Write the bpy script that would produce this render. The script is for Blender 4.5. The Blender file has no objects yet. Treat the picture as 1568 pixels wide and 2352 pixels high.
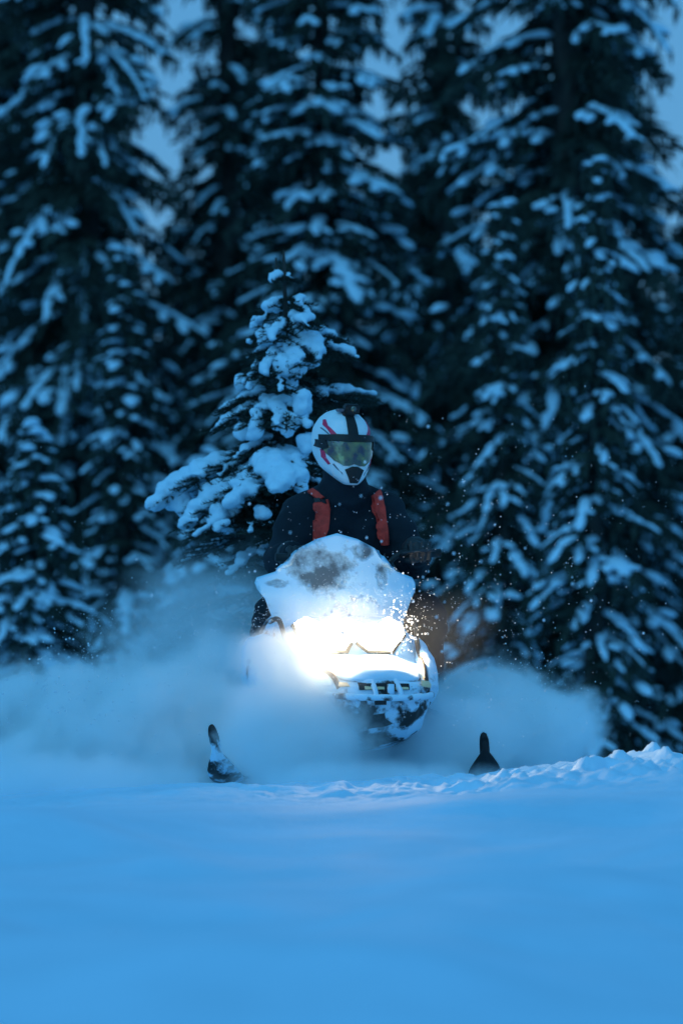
import bpy, bmesh, math, random
import numpy as np
from mathutils import Vector, Matrix, noise
from mathutils.bvhtree import BVHTree

R = math.radians
scene = bpy.context.scene
col = scene.collection

# ------------------------------------------------------------------ camera
CAM_H = 0.75            # metres above the trail
FOCUS = 21.6            # the snowmobile's distance
F = 200.0 / 36.0 * 2352  # focal length for a 1568 x 2352 picture
HORIZON = 1337.0
cd = bpy.data.cameras.new("camera")
cam = bpy.data.objects.new("camera", cd)
col.objects.link(cam)
cam.location = (0, 0, CAM_H)
cam.rotation_euler = (R(90), 0, 0)
cd.sensor_fit = 'VERTICAL'
cd.sensor_height = 36.0
cd.lens = 200.0
cd.shift_y = (HORIZON - 1176.0) / 2352.0
cd.clip_start = 0.1
cd.clip_end = 3000.0
cd.dof.use_dof = True
cd.dof.focus_distance = FOCUS - 0.15
cd.dof.aperture_fstop = 3.1
scene.camera = cam

# ------------------------------------------------------------------ sky, sun, exposure
SUN_EL, SUN_AZ = 42.0, 205.0     # even dusk light, a little stronger from the clearing behind the camera
world = bpy.data.worlds.new("World")
scene.world = world
world.use_nodes = True
wn, wl = world.node_tree.nodes, world.node_tree.links
wn.clear()
sky = wn.new("ShaderNodeTexSky")
sky.sky_type = 'NISHITA'
sky.sun_disc = False
sky.sun_elevation = R(SUN_EL)
sky.sun_rotation = R(SUN_AZ)
sky.air_density = 1.0
sky.dust_density = 0.0
sky.ozone_density = 6.0
veil = wn.new("ShaderNodeMix")          # thin even cloud veil of the blue hour over the clear sky
veil.data_type = 'RGBA'
veil.inputs[0].default_value = 0.85
veil.inputs[7].default_value = (0.47, 2.9, 6.15, 1)
bg = wn.new("ShaderNodeBackground")
bg.inputs[1].default_value = 0.10
wo = wn.new("ShaderNodeOutputWorld")
wl.new(sky.outputs[0], veil.inputs[6])
wl.new(veil.outputs[2], bg.inputs[0])
wl.new(bg.outputs[0], wo.inputs[0])

sd = bpy.data.lights.new("sun", 'SUN')
sd.energy = 0.8
sd.angle = R(60)
sd.color = (0.17, 0.60, 0.93)
sun = bpy.data.objects.new("sun", sd)
col.objects.link(sun)
az = R(SUN_AZ)
sdir = Vector((math.sin(az) * math.cos(R(SUN_EL)), math.cos(az) * math.cos(R(SUN_EL)), math.sin(R(SUN_EL))))
sun.rotation_euler = sdir.to_track_quat('Z', 'Y').to_euler()
sun.location = sdir * 60

vs = scene.view_settings
vs.view_transform = 'Standard'
vs.look = 'None'
vs.exposure = 0.0
vs.gamma = 1.0
vs.use_curve_mapping = False
cy = scene.cycles
cy.max_bounces = 12
cy.diffuse_bounces = 3
cy.glossy_bounces = 2
cy.transmission_bounces = 4
cy.transparent_max_bounces = 8
cy.volume_bounces = 10
cy.use_denoising = True
cy.sample_clamp_indirect = 6.0
cy.volume_step_rate = 0.5
cy.volume_max_steps = 256
cy.caustics_reflective = False
cy.caustics_refractive = False

def P(xd, yd, Y):
    """a point at distance Y whose picture lies at (xd, yd) in a 1568-wide view"""
    return Vector(((xd - 784.0) * Y / F, Y, CAM_H + (HORIZON - yd) * Y / F))

# ------------------------------------------------------------------ material helpers
def new_mat(name):
    m = bpy.data.materials.new(name)
    m.use_nodes = True
    return m, m.node_tree.nodes, m.node_tree.links

def principled(name, color, rough=0.6, metal=0.0, bump=0.0, bscale=40.0, vary=0.0, vscale=6.0, spec=0.5, coords='Object'):
    m, n, l = new_mat(name)
    b = n["Principled BSDF"]
    b.inputs['Base Color'].default_value = (*color, 1)
    b.inputs['Roughness'].default_value = rough
    b.inputs['Metallic'].default_value = metal
    b.inputs['Specular IOR Level'].default_value = spec
    tc = n.new("ShaderNodeTexCoord")
    if vary > 0:
        t = n.new("ShaderNodeTexNoise")
        t.inputs['Scale'].default_value = vscale
        t.inputs['Detail'].default_value = 4
        l.new(tc.outputs[coords], t.inputs['Vector'])
        r = n.new("ShaderNodeMapRange")
        r.inputs[1].default_value = 0.3; r.inputs[2].default_value = 0.7
        r.inputs[3].default_value = 1 - vary; r.inputs[4].default_value = 1 + vary
        l.new(t.outputs['Fac'], r.inputs[0])
        mx = n.new("ShaderNodeMix"); mx.data_type = 'RGBA'; mx.blend_type = 'MULTIPLY'
        mx.inputs[0].default_value = 1
        mx.inputs[6].default_value = (*color, 1)
        l.new(r.outputs[0], mx.inputs[7])
        l.new(mx.outputs[2], b.inputs['Base Color'])
    if bump > 0:
        t = n.new("ShaderNodeTexNoise")
        t.inputs['Scale'].default_value = bscale
        t.inputs['Detail'].default_value = 5
        l.new(tc.outputs[coords], t.inputs['Vector'])
        bp = n.new("ShaderNodeBump")
        bp.inputs['Strength'].default_value = bump
        bp.inputs['Distance'].default_value = 0.02
        l.new(t.outputs['Fac'], bp.inputs['Height'])
        l.new(bp.outputs[0], b.inputs['Normal'])
    return m

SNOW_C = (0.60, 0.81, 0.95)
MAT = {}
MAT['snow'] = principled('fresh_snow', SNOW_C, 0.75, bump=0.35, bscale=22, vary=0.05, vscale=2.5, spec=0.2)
MAT['snow_load'] = principled('snow_on_boughs', (0.66, 0.84, 0.95), 0.8, bump=0.3, bscale=30, spec=0.2)
MAT['needle'] = principled('fir_needles', (0.030, 0.040, 0.030), 0.7, vary=0.4, vscale=3, spec=0.2)
MAT['bark'] = principled('fir_bark', (0.045, 0.036, 0.030), 0.9, bump=0.8, bscale=25, vary=0.4, vscale=9)
MAT['black'] = principled('black_plastic', (0.014, 0.013, 0.013), 0.5, bump=0.1, bscale=90, spec=0.4)
MAT['trim'] = principled('rubber_trim', (0.03, 0.02, 0.017), 0.6)
MAT['metal'] = principled('painted_steel', (0.05, 0.05, 0.055), 0.4, metal=0.6)
MAT['jacket'] = principled('navy_jacket', (0.016, 0.020, 0.026), 0.85, bump=0.4, bscale=14, vary=0.3, vscale=5, spec=0.2)
MAT['strap'] = principled('red_webbing', (0.92, 0.05, 0.03), 0.8, bump=0.3, bscale=60, vary=0.25, vscale=30)
MAT['white'] = principled('white_shell', (0.86, 0.87, 0.88), 0.3, vary=0.03, vscale=20)
MAT['red'] = principled('red_decal', (0.85, 0.02, 0.09), 0.35, vary=0.2, vscale=120)
MAT['grey'] = principled('grey_decal', (0.10, 0.12, 0.16), 0.4)
MAT['amber'] = principled('amber_painted_light', (0.85, 0.62, 0.35), 0.3)  # headlight light leaking at the nose slots, put into a warm plastic colour
MAT['glove'] = principled('black_glove', (0.022, 0.021, 0.022), 0.6, bump=0.3, bscale=60)
MAT['seat'] = principled('seat_vinyl', (0.02, 0.02, 0.02), 0.6)

def dusted(name, base, cover, scale, up=0.0, rough=0.5, patches=(), soft=1.0):
    """plastic caked with blown snow: snow where a noise field is above `cover`"""
    m, n, l = new_mat(name)
    out = n["Material Output"]
    b = n["Principled BSDF"]
    b.inputs['Base Color'].default_value = (*base, 1)
    b.inputs['Roughness'].default_value = rough
    s = n.new("ShaderNodeBsdfPrincipled")
    s.inputs['Base Color'].default_value = (*SNOW_C, 1)
    s.inputs['Roughness'].default_value = 0.8
    s.inputs['Specular IOR Level'].default_value = 0.2
    tc = n.new("ShaderNodeTexCoord")
    t = n.new("ShaderNodeTexNoise")
    t.inputs['Scale'].default_value = scale
    t.inputs['Detail'].default_value = 7
    t.inputs['Roughness'].default_value = 0.62
    l.new(tc.outputs['Object'], t.inputs['Vector'])
    val = t.outputs['Fac']
    if up:
        g = n.new("ShaderNodeNewGeometry")
        sx = n.new("ShaderNodeSeparateXYZ")
        l.new(g.outputs['Normal'], sx.inputs[0])
        ma = n.new("ShaderNodeMath"); ma.operation = 'MULTIPLY_ADD'
        ma.inputs[1].default_value = up
        l.new(sx.outputs[2], ma.inputs[0]); l.new(val, ma.inputs[2])
        val = ma.outputs[0]
    for (c, r, amt) in patches:           # scraped or melted places on the object itself
        d = n.new("ShaderNodeVectorMath"); d.operation = 'SUBTRACT'
        d.inputs[1].default_value = c
        l.new(tc.outputs['Object'], d.inputs[0])
        q = n.new("ShaderNodeVectorMath"); q.operation = 'DIVIDE'
        q.inputs[1].default_value = r
        l.new(d.outputs[0], q.inputs[0])
        ln = n.new("ShaderNodeVectorMath"); ln.operation = 'LENGTH'
        l.new(q.outputs[0], ln.inputs[0])
        mr = n.new("ShaderNodeMapRange")
        mr.inputs[1].default_value = 0.6; mr.inputs[2].default_value = 1.15
        mr.inputs[3].default_value = amt; mr.inputs[4].default_value = 0.0
        l.new(ln.outputs['Value'], mr.inputs[0])
        ad = n.new("ShaderNodeMath"); ad.operation = 'ADD'
        l.new(val, ad.inputs[0]); l.new(mr.outputs[0], ad.inputs[1])
        val = ad.outputs[0]
    mr = n.new("ShaderNodeMapRange")
    mr.inputs[1].default_value = cover - 0.035 * soft; mr.inputs[2].default_value = cover + 0.05 * soft
    l.new(val, mr.inputs[0])
    bp = n.new("ShaderNodeBump")
    bp.inputs['Strength'].default_value = 0.5
    bp.inputs['Distance'].default_value = 0.010
    l.new(mr.outputs[0], bp.inputs['Height'])
    l.new(bp.outputs[0], s.inputs['Normal'])
    mx = n.new("ShaderNodeMixShader")
    l.new(mr.outputs[0], mx.inputs[0])
    l.new(b.outputs[0], mx.inputs[1]); l.new(s.outputs[0], mx.inputs[2])
    l.new(mx.outputs[0], out.inputs[0])
    return m

MAT['hull'] = dusted('snow_caked_belly_pan', (0.022, 0.017, 0.015), 0.47, 9, up=0.06)
MAT['hood'] = dusted('snow_caked_hood', (0.05, 0.032, 0.028), 0.36, 8, up=0.10)
MAT['panel'] = dusted('snow_caked_side_panel', (0.04, 0.03, 0.03), 0.33, 7, up=0.04)
MAT['bumper'] = dusted('snow_caked_bumper', (0.05, 0.045, 0.045), 0.40, 16, up=0.05)
MAT['ski'] = dusted('snow_specked_ski', (0.010, 0.008, 0.008), 0.68, 16, rough=0.7)
MAT['ski_snowy'] = dusted('snow_caked_ski', (0.010, 0.008, 0.008), 0.52, 13, rough=0.7)
MAT['dashboard'] = dusted('snow_dusted_console', (0.02, 0.02, 0.022), 0.5, 10, up=0.08)
MAT['screen'] = dusted('snow_frosted_windshield', (0.10, 0.12, 0.14), 0.29, 9, rough=0.3, soft=2.5,
                       patches=(((-0.085, 0.0, 0.80), (0.115, 0.5, 0.105), -0.29),
                                ((0.10, 0.0, 0.87), (0.05, 0.5, 0.04), -0.24),
                                ((-0.235, 0.0, 0.745), (0.05, 0.5, 0.022), -0.24),
                                ((0.17, 0.0, 0.76), (0.03, 0.5, 0.06), -0.14),
                                ((0.03, 0.0, 0.66), (0.20, 0.5, 0.05), -0.14)))

def lamp_mat():
    m, n, l = new_mat('lit_headlight_lens')
    b = n["Principled BSDF"]
    b.inputs['Base Color'].default_value = (0.9, 0.9, 0.85, 1)
    b.inputs['Emission Color'].default_value = (1.0, 0.86, 0.62, 1)
    b.inputs['Emission Strength'].default_value = 8.0
    return m
MAT['lamp'] = lamp_mat()

def visor_mat():
    m, n, l = new_mat('mirrored_visor')
    b = n["Principled BSDF"]
    b.inputs['Base Color'].default_value = (0.05, 0.055, 0.07, 1)
    b.inputs['Roughness'].default_value = 0.12
    b.inputs['Coat Weight'].default_value = 1.0
    b.inputs['Coat Roughness'].default_value = 0.08
    tc = n.new("ShaderNodeTexCoord")
    t = n.new("ShaderNodeTexNoise")
    t.inputs['Scale'].default_value = 22
    l.new(tc.outputs['Object'], t.inputs['Vector'])
    cr = n.new("ShaderNodeValToRGB")
    cr.color_ramp.elements[0].color = (0.06, 0.05, 0.09, 1); cr.color_ramp.elements[0].position = 0.35
    cr.color_ramp.elements[1].color = (0.30, 0.27, 0.10, 1); cr.color_ramp.elements[1].position = 0.7
    l.new(t.outputs['Fac'], cr.inputs[0])
    l.new(cr.outputs[0], b.inputs['Base Color'])
    b.inputs['Metallic'].default_value = 0.6
    return m
MAT['visor'] = visor_mat()

def flake_mat():
    m, n, l = new_mat('airborne_snow')
    n.remove(n["Principled BSDF"])
    d = n.new("ShaderNodeBsdfDiffuse"); d.inputs[0].default_value = (0.9, 0.92, 0.95, 1)
    t = n.new("ShaderNodeBsdfTranslucent"); t.inputs[0].default_value = (0.9, 0.92, 0.95, 1)
    mx = n.new("ShaderNodeMixShader"); mx.inputs[0].default_value = 0.6
    l.new(d.outputs[0], mx.inputs[1]); l.new(t.outputs[0], mx.inputs[2])
    l.new(mx.outputs[0], n["Material Output"].inputs[0])
    return m
MAT['flake'] = flake_mat()

# ------------------------------------------------------------------ object helpers
def tag(o, label=None, cat=None, group=None, kind=None):
    if label: o['label'] = label
    if cat: o['category'] = cat
    if group: o['group'] = group
    if kind: o['kind'] = kind
    return o

def empty(name, loc=(0, 0, 0), rz=0.0):
    o = bpy.data.objects.new(name, None)
    o.empty_display_size = 0.2
    col.objects.link(o)
    o.location = loc
    o.rotation_euler = (0, 0, rz)
    return o

def link_mesh(name, me, mat=None, parent=None):
    o = bpy.data.objects.new(name, me)
    if mat is not None and not me.materials:
        me.materials.append(MAT[mat] if isinstance(mat, str) else mat)
    col.objects.link(o)
    if parent is not None:
        o.parent = parent
    return o

def mesh_np(name, V, Fc, smooth=True):
    """V (n,3) array, Fc (m,k) array of triangles or quads"""
    me = bpy.data.meshes.new(name)
    V = np.asarray(V, dtype=np.float32); Fc = np.asarray(Fc, dtype=np.int32)
    k = Fc.shape[1]
    me.vertices.add(len(V)); me.vertices.foreach_set('co', V.ravel())
    me.loops.add(Fc.size); me.loops.foreach_set('vertex_index', Fc.ravel())
    me.polygons.add(len(Fc))
    me.polygons.foreach_set('loop_start', np.arange(0, Fc.size, k, dtype=np.int32))
    me.polygons.foreach_set('use_smooth', np.full(len(Fc), smooth))
    me.update(calc_edges=True)
    me.validate()
    return me

def bm_mesh(name, bm, smooth=True):
    bmesh.ops.recalc_face_normals(bm, faces=bm.faces)
    me = bpy.data.meshes.new(name)
    bm.to_mesh(me); bm.free()
    if smooth:
        me.polygons.foreach_set('use_smooth', np.ones(len(me.polygons), dtype=bool))
    return me

def bake(me, mods):
    """apply modifiers to a mesh and return the new mesh"""
    o = bpy.data.objects.new("tmp", me)
    col.objects.link(o)
    for kind, props in mods:
        md = o.modifiers.new(kind, kind)
        for k, v in props.items():
            setattr(md, k, v)
    dg = bpy.context.evaluated_depsgraph_get()
    new = bpy.data.meshes.new_from_object(o.evaluated_get(dg))
    bpy.data.objects.remove(o)
    bpy.data.meshes.remove(me)
    return new

def add_tube(bm, pts, rad, sides=10, cap=True):
    pts = [Vector(p) for p in pts]
    if not hasattr(rad, '__len__'):
        rad = [rad] * len(pts)
    rings = []
    prev_n = None
    for i, p in enumerate(pts):
        d = (pts[min(i + 1, len(pts) - 1)] - pts[max(i - 1, 0)]).normalized()
        if prev_n is None:
            a = Vector((0, 0, 1)) if abs(d.z) < 0.9 else Vector((1, 0, 0))
            nrm = d.cross(a).normalized()
        else:
            nrm = (prev_n - d * prev_n.dot(d)).normalized()
        prev_n = nrm
        b = d.cross(nrm)
        rings.append([bm.verts.new(p + (nrm * math.cos(2 * math.pi * k / sides) + b * math.sin(2 * math.pi * k / sides)) * rad[i]) for k in range(sides)])
    for a, b in zip(rings, rings[1:]):
        for k in range(sides):
            bm.faces.new((a[k], a[(k + 1) % sides], b[(k + 1) % sides], b[k]))
    if cap:
        bm.faces.new(rings[0][::-1]); bm.faces.new(rings[-1])
    return rings

def spline(pts, n):
    """Catmull-Rom through pts, n points per span"""
    pts = [Vector(p) for p in pts]
    out = []
    for i in range(len(pts) - 1):
        p0 = pts[max(i - 1, 0)]; p1 = pts[i]; p2 = pts[i + 1]; p3 = pts[min(i + 2, len(pts) - 1)]
        for k in range(n):
            t = k / n
            out.append(0.5 * ((2 * p1) + (p2 - p0) * t + (2 * p0 - 5 * p1 + 4 * p2 - p3) * t * t + (3 * p1 - p0 - 3 * p2 + p3) * t ** 3))
    out.append(pts[-1])
    return out

def add_capsule(bm, a, b, ra, rb):
    """rounded tapering limb piece"""
    a, b = Vector(a), Vector(b)
    n = max(2, int((b - a).length / (0.35 * min(ra, rb))) + 1)
    for i in range(n):
        t = i / (n - 1)
        c = a.lerp(b, t); r = ra + (rb - ra) * t
        bmesh.ops.create_icosphere(bm, subdivisions=2, radius=r, matrix=Matrix.Translation(c))

def add_box(bm, c, s, rot=None):
    m = Matrix.Translation(c) @ (rot.to_4x4() if rot else Matrix()) @ Matrix.Diagonal((*s, 1))
    return bmesh.ops.create_cube(bm, size=1.0, matrix=m)

def bevel_box(name, c, s, bev=0.006, rot=None):
    bm = bmesh.new(); add_box(bm, c, s, rot)
    bmesh.ops.bevel(bm, geom=bm.edges[:], offset=bev, segments=2, affect='EDGES')
    return bm_mesh(name, bm, smooth=False)

def loft(name, rows, closed=True, caps=True, sub=1):
    """rows: equal-length lists of points; each row a closed ring"""
    bm = bmesh.new()
    vr = [[bm.verts.new(p) for p in r] for r in rows]
    n = len(rows[0])
    for a, b in zip(vr, vr[1:]):
        for k in range(n if closed else n - 1):
            bm.faces.new((a[k], a[(k + 1) % n], b[(k + 1) % n], b[k]))
    if caps and closed:
        bm.faces.new(vr[0][::-1]); bm.faces.new(vr[-1])
    me = bm_mesh(name, bm)
    if sub:
        me = bake(me, [('SUBSURF', dict(levels=sub, render_levels=sub))])
        me.polygons.foreach_set('use_smooth', np.ones(len(me.polygons), dtype=bool))
    return me

def bvh_of(me):
    return BVHTree.FromPolygons([v.co.copy() for v in me.vertices], [tuple(p.vertices) for p in me.polygons])

def conform(name, poly, bvh, off=0.003, thick=0.004, cuts=5, direction=(0, 1, 0), start=-5.0, along=False):
    """a panel outlined in the front view (x, z) laid onto a surface"""
    d = Vector(direction)
    bm = bmesh.new()
    bm.faces.new([bm.verts.new((x, 0, z)) for x, z in poly])
    bmesh.ops.triangulate(bm, faces=bm.faces[:])
    for _ in range(cuts):
        long = [e for e in bm.edges if e.calc_length() > 0.014]
        if not long: break
        bmesh.ops.subdivide_edges(bm, edges=long, cuts=1)
        bmesh.ops.triangulate(bm, faces=[f for f in bm.faces if len(f.verts) > 3])
    for v in bm.verts:
        o = Vector((v.co.x, start, v.co.z))
        hit, nrm, _, _ = bvh.ray_cast(o, d)
        if hit is None:
            hit, nrm, _, _ = bvh.find_nearest(Vector((v.co.x, -0.2, v.co.z)))
        if nrm.dot(d) > 0: nrm = -nrm
        v.co = hit - d * off if along else hit + nrm * off
    bmesh.ops.recalc_face_normals(bm, faces=bm.faces[:])
    if sum(f.normal.dot(d) * f.calc_area() for f in bm.faces) > 0:
        bmesh.ops.reverse_faces(bm, faces=bm.faces[:])
    me = bpy.data.meshes.new(name); bm.to_mesh(me); bm.free()
    return bake(me, [('SOLIDIFY', dict(thickness=thick, offset=1.0))])

def lumpy(me, amp, freq, seed=0.0, amp2=0.0):
    """push a mesh in and out along its normals by a noise field"""
    o = Vector((seed, seed * 1.7, -seed))
    nn = [v.normal.copy() for v in me.vertices]
    for v, n in zip(me.vertices, nn):
        v.co += n * (amp * noise.fractal(v.co * freq + o, 1.0, 2.0, 3) + amp2)
    me.update()
    return me

def copy_tree(o, parent=None):
    c = o.copy(); col.objects.link(c); c.parent = parent
    for ch in list(o.children):
        copy_tree(ch, c)
    return c

# ------------------------------------------------------------------ the ground
rng = np.random.default_rng(7)
LAT = rng.random((256, 256))
def vnoise(x, y):
    xi = np.floor(x).astype(int); yi = np.floor(y).astype(int)
    fx = x - xi; fy = y - yi
    fx = fx * fx * fx * (fx * (fx * 6 - 15) + 10); fy = fy * fy * fy * (fy * (fy * 6 - 15) + 10)
    a = LAT[xi & 255, yi & 255]; b = LAT[(xi + 1) & 255, yi & 255]
    c = LAT[xi & 255, (yi + 1) & 255]; d = LAT[(xi + 1) & 255, (yi + 1) & 255]
    return (a * (1 - fx) + b * fx) * (1 - fy) + (c * (1 - fx) + d * fx) * fy - 0.5
def fbm(x, y, o=4):
    s = 0; a = 1.0
    for k in range(o):
        s = s + a * vnoise(x * 2 ** k + 17.3 * k, y * 2 ** k - 9.1 * k); a *= 0.5
    return s
def sstep(x, a, b):
    t = np.clip((x - a) / (b - a), 0, 1)
    return t * t * (3 - 2 * t)

CREST_Y = 20.45
cx_d = np.array([-600, 0, 250, 480, 700, 850, 1000, 1090, 1200, 1330, 1470, 1568, 2000], float)
cy_d = np.array([1840, 1826, 1812, 1800, 1800, 1797, 1790, 1783, 1765, 1750, 1735, 1730, 1715], float)
CRX = (cx_d - 784) * CREST_Y / F
CRZ = CAM_H + (HORIZON - cy_d) * CREST_Y / F
def ground_z(x, y):
    x = np.asarray(x, float); y = np.asarray(y, float)
    hc = np.interp(x, CRX, CRZ)
    yc = CREST_Y + 0.25 * vnoise(x * 0.7 + 3, x * 0 + 2)
    front = sstep(y, 9.0, 20.2)
    back = sstep(y, yc + 0.05, yc + 0.9)
    z = -0.02 + (hc + 0.02) * (0.25 + 0.75 * front)
    z = z * (1 - back) + back * (-0.10)
    z = z - 0.16 * sstep(y, 21.8, 24.5) - 0.75 * sstep(y, 26, 37)
    # wind and track roughness, strongest on the churned bank right of the trail
    churn = np.exp(-((y - 19.8) / 1.1) ** 2) * (0.25 + 0.75 * sstep(x, -0.6, 0.7)) * (np.abs(x) < 12)
    ridges = fbm(x * 3.2 + y * 1.2, y * 1.6 - x * 0.5, 3)
    z = z + churn * (0.085 * np.abs(ridges) ** 0.9 + 0.085 * np.abs(fbm(x * 7 + 3, y * 4.5 + x * 2, 4)) + 0.03 * fbm(x * 19, y * 13, 3) - 0.045)
    z = z + 0.18 * fbm(x * 0.75 + 5, y * 0.40, 3) * sstep(np.abs(y - 20.4), 0.9, 4)
    z = z + 0.035 * fbm(x * 1.9 + 8, y * 0.9, 3) * (1 - sstep(y, 15, 19)) + 0.008 * fbm(x * 2.2, y * 1.8, 3)
    z = z + 0.9 * sstep(y, 90, 260) * fbm(x * 0.02, y * 0.02, 3)
    return z

def axis(segs):
    out = []
    for a, b, s in segs:
        out += list(np.arange(a, b - 1e-6, s))
    out.append(segs[-1][1])
    return np.array(out)
gx = axis([(-500, -60, 55), (-60, -12, 6), (-12, -2.2, 0.25), (-2.2, 2.2, 0.016), (2.2, 12, 0.25), (12, 60, 6), (60, 500, 55)])
gy = axis([(-60, -6, 6), (-6, 8, 0.5), (8, 17.2, 0.08), (17.2, 21.6, 0.016), (21.6, 28, 0.12), (28, 60, 0.8), (60, 900, 40)])
GX, GY = np.meshgrid(gx, gy)
GZ = ground_z(GX, GY)
nx, ny = len(gx), len(gy)
ii = (np.arange(ny - 1)[:, None] * nx + np.arange(nx - 1)[None, :]).ravel()
gm = mesh_np('snow_ground', np.stack([GX.ravel(), GY.ravel(), GZ.ravel()], 1), np.stack([ii, ii + 1, ii + nx + 1, ii + nx], 1))
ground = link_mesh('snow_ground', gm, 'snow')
tag(ground, 'deep blue-white powder snow with a churned bank', 'snow', kind='structure')

def gz(x, y):
    return float(ground_z(np.array([x]), np.array([y]))[0])

# ------------------------------------------------------------------ fir trees
def blob_templates(k=8, sub=2):
    out = []
    for s in range(k):
        bm = bmesh.new(); bmesh.ops.create_icosphere(bm, subdivisions=sub, radius=1.0)
        V = []
        for v in bm.verts:
            c = v.co.copy()
            c *= 1.0 + 0.42 * noise.noise(c * 1.3 + Vector((s * 7.1, s, 0))) + 0.2 * noise.noise(c * 2.9 + Vector((s, 4, s)))
            if c.z < 0: c.z *= 0.55
            V.append(c)
        bm.verts.index_update()
        Fc = [[v.index for v in f.verts] for f in bm.faces]
        bm.free()
        out.append((np.array(V), np.array(Fc)))
    return out
BLOBS = blob_templates()

class Soup:
    def __init__(self): self.V = []; self.F = []; self.n = 0
    def add(self, V, Fc):
        self.V.append(V); self.F.append(Fc + self.n); self.n += len(V)
    def mesh(self, name, smooth=True):
        return mesh_np(name, np.concatenate(self.V), np.concatenate(self.F), smooth)

SPIN_F = np.array([[0, 1, 2], [0, 2, 3], [0, 3, 1], [4, 2, 1], [4, 3, 2], [4, 1, 3]])
def spindle(soup, a, b, r, roll=0.0, mid=0.4):
    """needle-clad twig: a slim pointed spindle"""
    a = np.asarray(a); b = np.asarray(b)
    d = b - a; L = np.linalg.norm(d) + 1e-9; d = d / L
    u = np.cross(d, [0.13, 0.2, 0.97]); u /= np.linalg.norm(u) + 1e-9
    w = np.cross(d, u)
    m = a + (b - a) * mid
    V = [a]
    for k in range(3):
        an = roll + 2.0944 * k
        V.append(m + r * (math.cos(an) * u + math.sin(an) * w * 0.6))
    V.append(b)
    soup.add(np.array(V), SPIN_F)

def bough_curve(base, az_, L, rise, droop):
    h = np.array([math.cos(az_), math.sin(az_), 0.0])
    def f(t):
        return base + h * L * t + np.array([0, 0, L * (rise * t - droop * t * t)])
    return f, h

def put_blob(soup, rnd, c, rx, ry, rz, ang, slope=0.0):
    V, Fc = BLOBS[rnd.randrange(len(BLOBS))]
    spin = rnd.uniform(0, 6.28)
    cs, sn = math.cos(spin), math.sin(spin)
    W = np.stack([V[:, 0] * cs - V[:, 1] * sn, V[:, 0] * sn + V[:, 1] * cs, V[:, 2]], 1) * np.array([rx, ry, rz])
    W[:, 2] += W[:, 0] * slope
    ca, sa = math.cos(ang), math.sin(ang)
    W = np.stack([W[:, 0] * ca - W[:, 1] * sa, W[:, 0] * sa + W[:, 1] * ca, W[:, 2]], 1)
    soup.add(W + np.asarray(c), Fc)

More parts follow.
